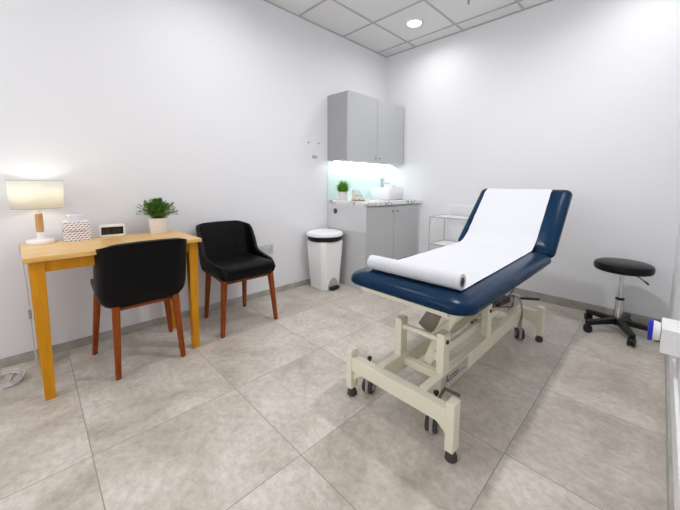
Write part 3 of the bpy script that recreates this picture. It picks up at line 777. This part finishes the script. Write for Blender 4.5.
# lifting arms: from pivot tubes up to the upper rails
for y in (-2.055, -1.545):
    for s in ((1,) if y < -2 else (-1, 1)):
        b = nb(); bar(b, (s * .075, y + 1.6, .372), (s * .195, y + 1.6 + .42, .572), .018, .045); obj('lift_arm', b, M['cream'], t, bevel=.003)
# central lever plate and actuator
lv = nb(); bar(lv, L(1.932, -1.98, .190), L(2.060, -1.93, .560), .048, .028, up=(0, 1, .1), w2=.075); obj('lever_plate', lv, M['cream'], t, bevel=.003)
obj('lever_plate', bar(nb(), L(1.965, -1.93, .21), L(1.985, -1.90, .34), .020, .04, up=(0, 1, .1)), M['cream'], t, bevel=.003)
obj('motor_cover', bar(nb(), L(1.868, -1.92, .330), L(1.965, -1.93, .485), .085, .012, up=(0, 1, .1)), mat('taupe_plate', (.26, .235, .19), .6), t, bevel=.002)
b = nb(); tube(b, [L(1.915, -1.24, .245), L(1.915, -1.62, .345)], .030, 18); obj('actuator_body', b, M['cream'], t)
obj('actuator_rod', tube(nb(), [L(1.915, -1.62, .345), L(1.915, -1.93, .43)], .011, 12), M['steel'], t)
obj('actuator_motor', tube(nb(), [L(1.915, -1.27, .26), L(1.915, -1.30, .38)], .036, 18), M['rubber'], t)
obj('gas_strut', tube(nb(), [L(1.985, -1.98, .33), L(1.985, -1.50, .50), L(1.985, -1.35, .555)], [.011, .011, .006], 12), M['steel'], t)
obj('inner_beam', bar(nb(), L(2.0, -2.03, .27), L(2.0, -1.28, .27), .02, .045), M['cream'], t, bevel=.003)
# foot lever at the front, pedals and electrics at the back
obj('brake_lever', tube(nb(), smoothpath([L(2.095, -2.165, .16), L(2.10, -2.12, .19), L(2.114, -2.125, .2), L(2.175, -2.12, .198)], 4), .007, 8), M['brown'], t)
b = nb(); box(b, *[v for v in (1.93 - CXX, 2.06 - CXX, -1.06 + 1.6, -.955 + 1.6, .249, .325)]); obj('control_box', b, mat('pale_grey_case', (.55, .56, .53), .5), t, bevel=.008)
obj('foot_pedal', bar(nb(), L(2.07, -1.02, .318), L(2.19, -.985, .332), .030, .012), M['blackp'], t, bevel=.005)
b = nb(); tube(b, smoothpath([L(2.035, -1.12, .25), L(2.045, -1.05, .33), L(2.08, -1.03, .31), L(2.095, -1.02, .22), L(2.08, -.99, .152)], 5), .007, 8); obj('pedal_linkage', b, M['steel'], t)
obj('handset', bar(nb(), L(1.985, -1.24, .318), L(2.02, -1.12, .330), .06, .04), M['rubber'], t, bevel=.006)
b = nb()
tube(b, smoothpath([L(2.02, -1.12, .330), L(2.04, -1.08, .37), L(2.06, -1.10, .42), L(2.04, -1.16, .43), L(2.0, -1.22, .40), L(1.98, -1.28, .46), L(1.97, -1.30, .57)], 7), .004, 7)
tube(b, smoothpath([L(1.99, -1.24, .318), L(1.97, -1.27, .30), L(2.05, -1.17, .29), L(2.05, -1.10, .27), L(2.04, -1.03, .30)], 7), .005, 7)
tube(b, smoothpath([L(1.93, -1.28, .37), L(2.0, -1.35, .32), L(2.02, -1.25, .35), L(2.06, -1.12, .36), L(2.04, -1.05, .32)], 7), .005, 7)
obj('cable', b, M['dkcable'], t)

# ------------------------------------------------------------------ couch paper
RY, RZ, RR = -2.148, PT + .0375, .0355
t = thing('couch_paper', 'white paper roll and unrolled sheet lying along the blue couch', 'paper roll', (1.93, RY, PT))
def LP(x, y, z): return Vector((x - 1.93, y - RY, z - PT))
ang = math.radians(1.5)
ax = Vector((math.cos(ang), math.sin(ang), 0)); c0 = LP(1.929, RY, RZ)
a0, a1 = c0 - ax * .245, c0 + ax * .245
rb_ = nb(); N = 40
def hollow(bm, a, b, ro, ri, n=40):
    s, u = frame_of(b - a); R_ = []
    for p, r in ((a, ri), (a, ro - .002), (a + (b - a).normalized() * .002, ro), (b - (b - a).normalized() * .002, ro), (b, ro - .002), (b, ri)):
        R_.append([bm.verts.new(p + (s * math.cos(2 * PI * k / n) + u * math.sin(2 * PI * k / n)) * r) for k in range(n)])
    R_.append(R_[0])
    for p, q in zip(R_, R_[1:]):
        for k in range(n): bm.faces.new((p[k], p[(k + 1) % n], q[(k + 1) % n], q[k]))
    bmesh.ops.recalc_face_normals(bm, faces=bm.faces[:]); return bm
obj('paper_roll', hollow(rb_, a0, a1, RR, .0212), M['paper'], t)
obj('cardboard_core', hollow(nb(), a0 + ax * .001, a1 - ax * .001, .021, .017), M['card'], t)
# sheet: leaves the roll, lies on the pad, bends up the backrest, ends over its top
mbw = Matrix.Translation(hinge + Vector((CXX, -1.6, 0))) @ Matrix.Rotation(AN, 4, 'X')
prof = [(-2.148, PT + .0025), (-2.12, PT + .0025), (-2.0, PT + .003), (-1.7, PT + .0025), (-1.4, PT + .003), (-1.18, PT + .0028), (-1.10, PT + .004), (-1.05, PT + .013)]
for v, off in ((.06, .0775), (.12, .0770), (.2, .0772), (.3, .0770), (.40, .0772), (.47, .0768), (.52, .0755), (.556, .068), (.584, .056), (.602, .038), (.6085, .018)):
    q = mbw @ Vector((0, v, off)); prof.append((q.y, q.z))
b = nb(); rows = []; NX = 16
pl = smoothpath([(0, y, z) for y, z in prof], 3)
for i, q in enumerate(pl):
    u = min(1, max(0, (q.y + 2.148) / 1.55)); xl = 1.684 - .048 * u; xr = 2.174 - .044 * u
    row_ = []
    for k in range(NX + 1):
        x = xl + (xr - xl) * k / NX
        bk = 1 if -.98 < q.y < -.60 else 0
        wr = .0012 * math.sin(x * 9 + q.y * 31 + 1.3 * math.sin(x * 5)) * (1 if -2.1 < q.y < -1.05 else 0) + bk * .006 * max(0, math.sin(q.z * 62 + 5 * (x - 1.9) + 2 * math.sin(x * 7 + q.z * 9))) ** 4
        row_.append(b.verts.new(LP(x, q.y, q.z + max(wr, -.0008) + .0006)))
    rows.append(row_)
for a, c in zip(rows, rows[1:]):
    for k in range(NX): b.faces.new((a[k], a[k + 1], c[k + 1], c[k]))
obj('paper_sheet', b, M['paper'], t, auto=180)

# ------------------------------------------------------------------ fittings on the right wall
t = thing('wall_dispenser', 'white wall-mounted box with a blue-capped end at the right edge', 'dispenser', (W, -1.43, .45))
obj('case', bx(-.062, 0, -.09, .08, -.055, .052), M['white'], t, bevel=.003)
b = nb(); tube(b, [(-.064, .02, .0), (-.088, .02, .0)], [.040, .046], 28); obj('white_roll', b, M['white_mat'], t)
b = nb(); tube(b, [(-.088, .02, .0), (-.094, .02, .0), (-.104, .02, 0), (-.106, .02, 0)], [.046, .050, .050, .044], 28); obj('blue_cap', b, M['blue'], t)
tag(obj('cable_trunking', bx(W - .012, W, -2.4, -1.30, .20, .30), M['white'], bevel=.002), 'low white cable trunking on the right wall', 'trunking')

# ------------------------------------------------------------------ world, camera, output
w = D.worlds.new('world'); SC.world = w; w.use_nodes = True
w.node_tree.nodes['Background'].inputs[0].default_value = (.95, .965, 1, 1); w.node_tree.nodes['Background'].inputs[1].default_value = 2.9
cam = D.cameras.new('camera'); co = D.objects.new('camera', cam); COL.objects.link(co); SC.camera = co
yaw, pitch, roll = -.7655, .1005, .0099
F = Vector((math.sin(yaw) * math.cos(pitch), math.cos(yaw) * math.cos(pitch), -math.sin(pitch)))
R_ = Vector((math.cos(yaw), -math.sin(yaw), 0)); U_ = R_.cross(F)
r2 = R_ * math.cos(roll) + U_ * math.sin(roll); u2 = -R_ * math.sin(roll) + U_ * math.cos(roll)
mt = Matrix((r2, u2, -F)).transposed().to_4x4(); mt.translation = Vector((2.7353, -3.349, 1.1037)); co.matrix_world = mt
cam.sensor_width = 36; cam.sensor_fit = 'HORIZONTAL'; cam.lens = 36 * 315.19 / 680
cam.shift_x = (340 - 358.05) / 680; cam.shift_y = (215.47 - 255) / 680
cam.clip_start = .01
vs = SC.view_settings; vs.view_transform = 'Standard'; vs.look = 'None'; vs.exposure = 0.19; vs.gamma = 1.0; vs.use_curve_mapping = False
SC.cycles.max_bounces = 10; SC.cycles.diffuse_bounces = 6
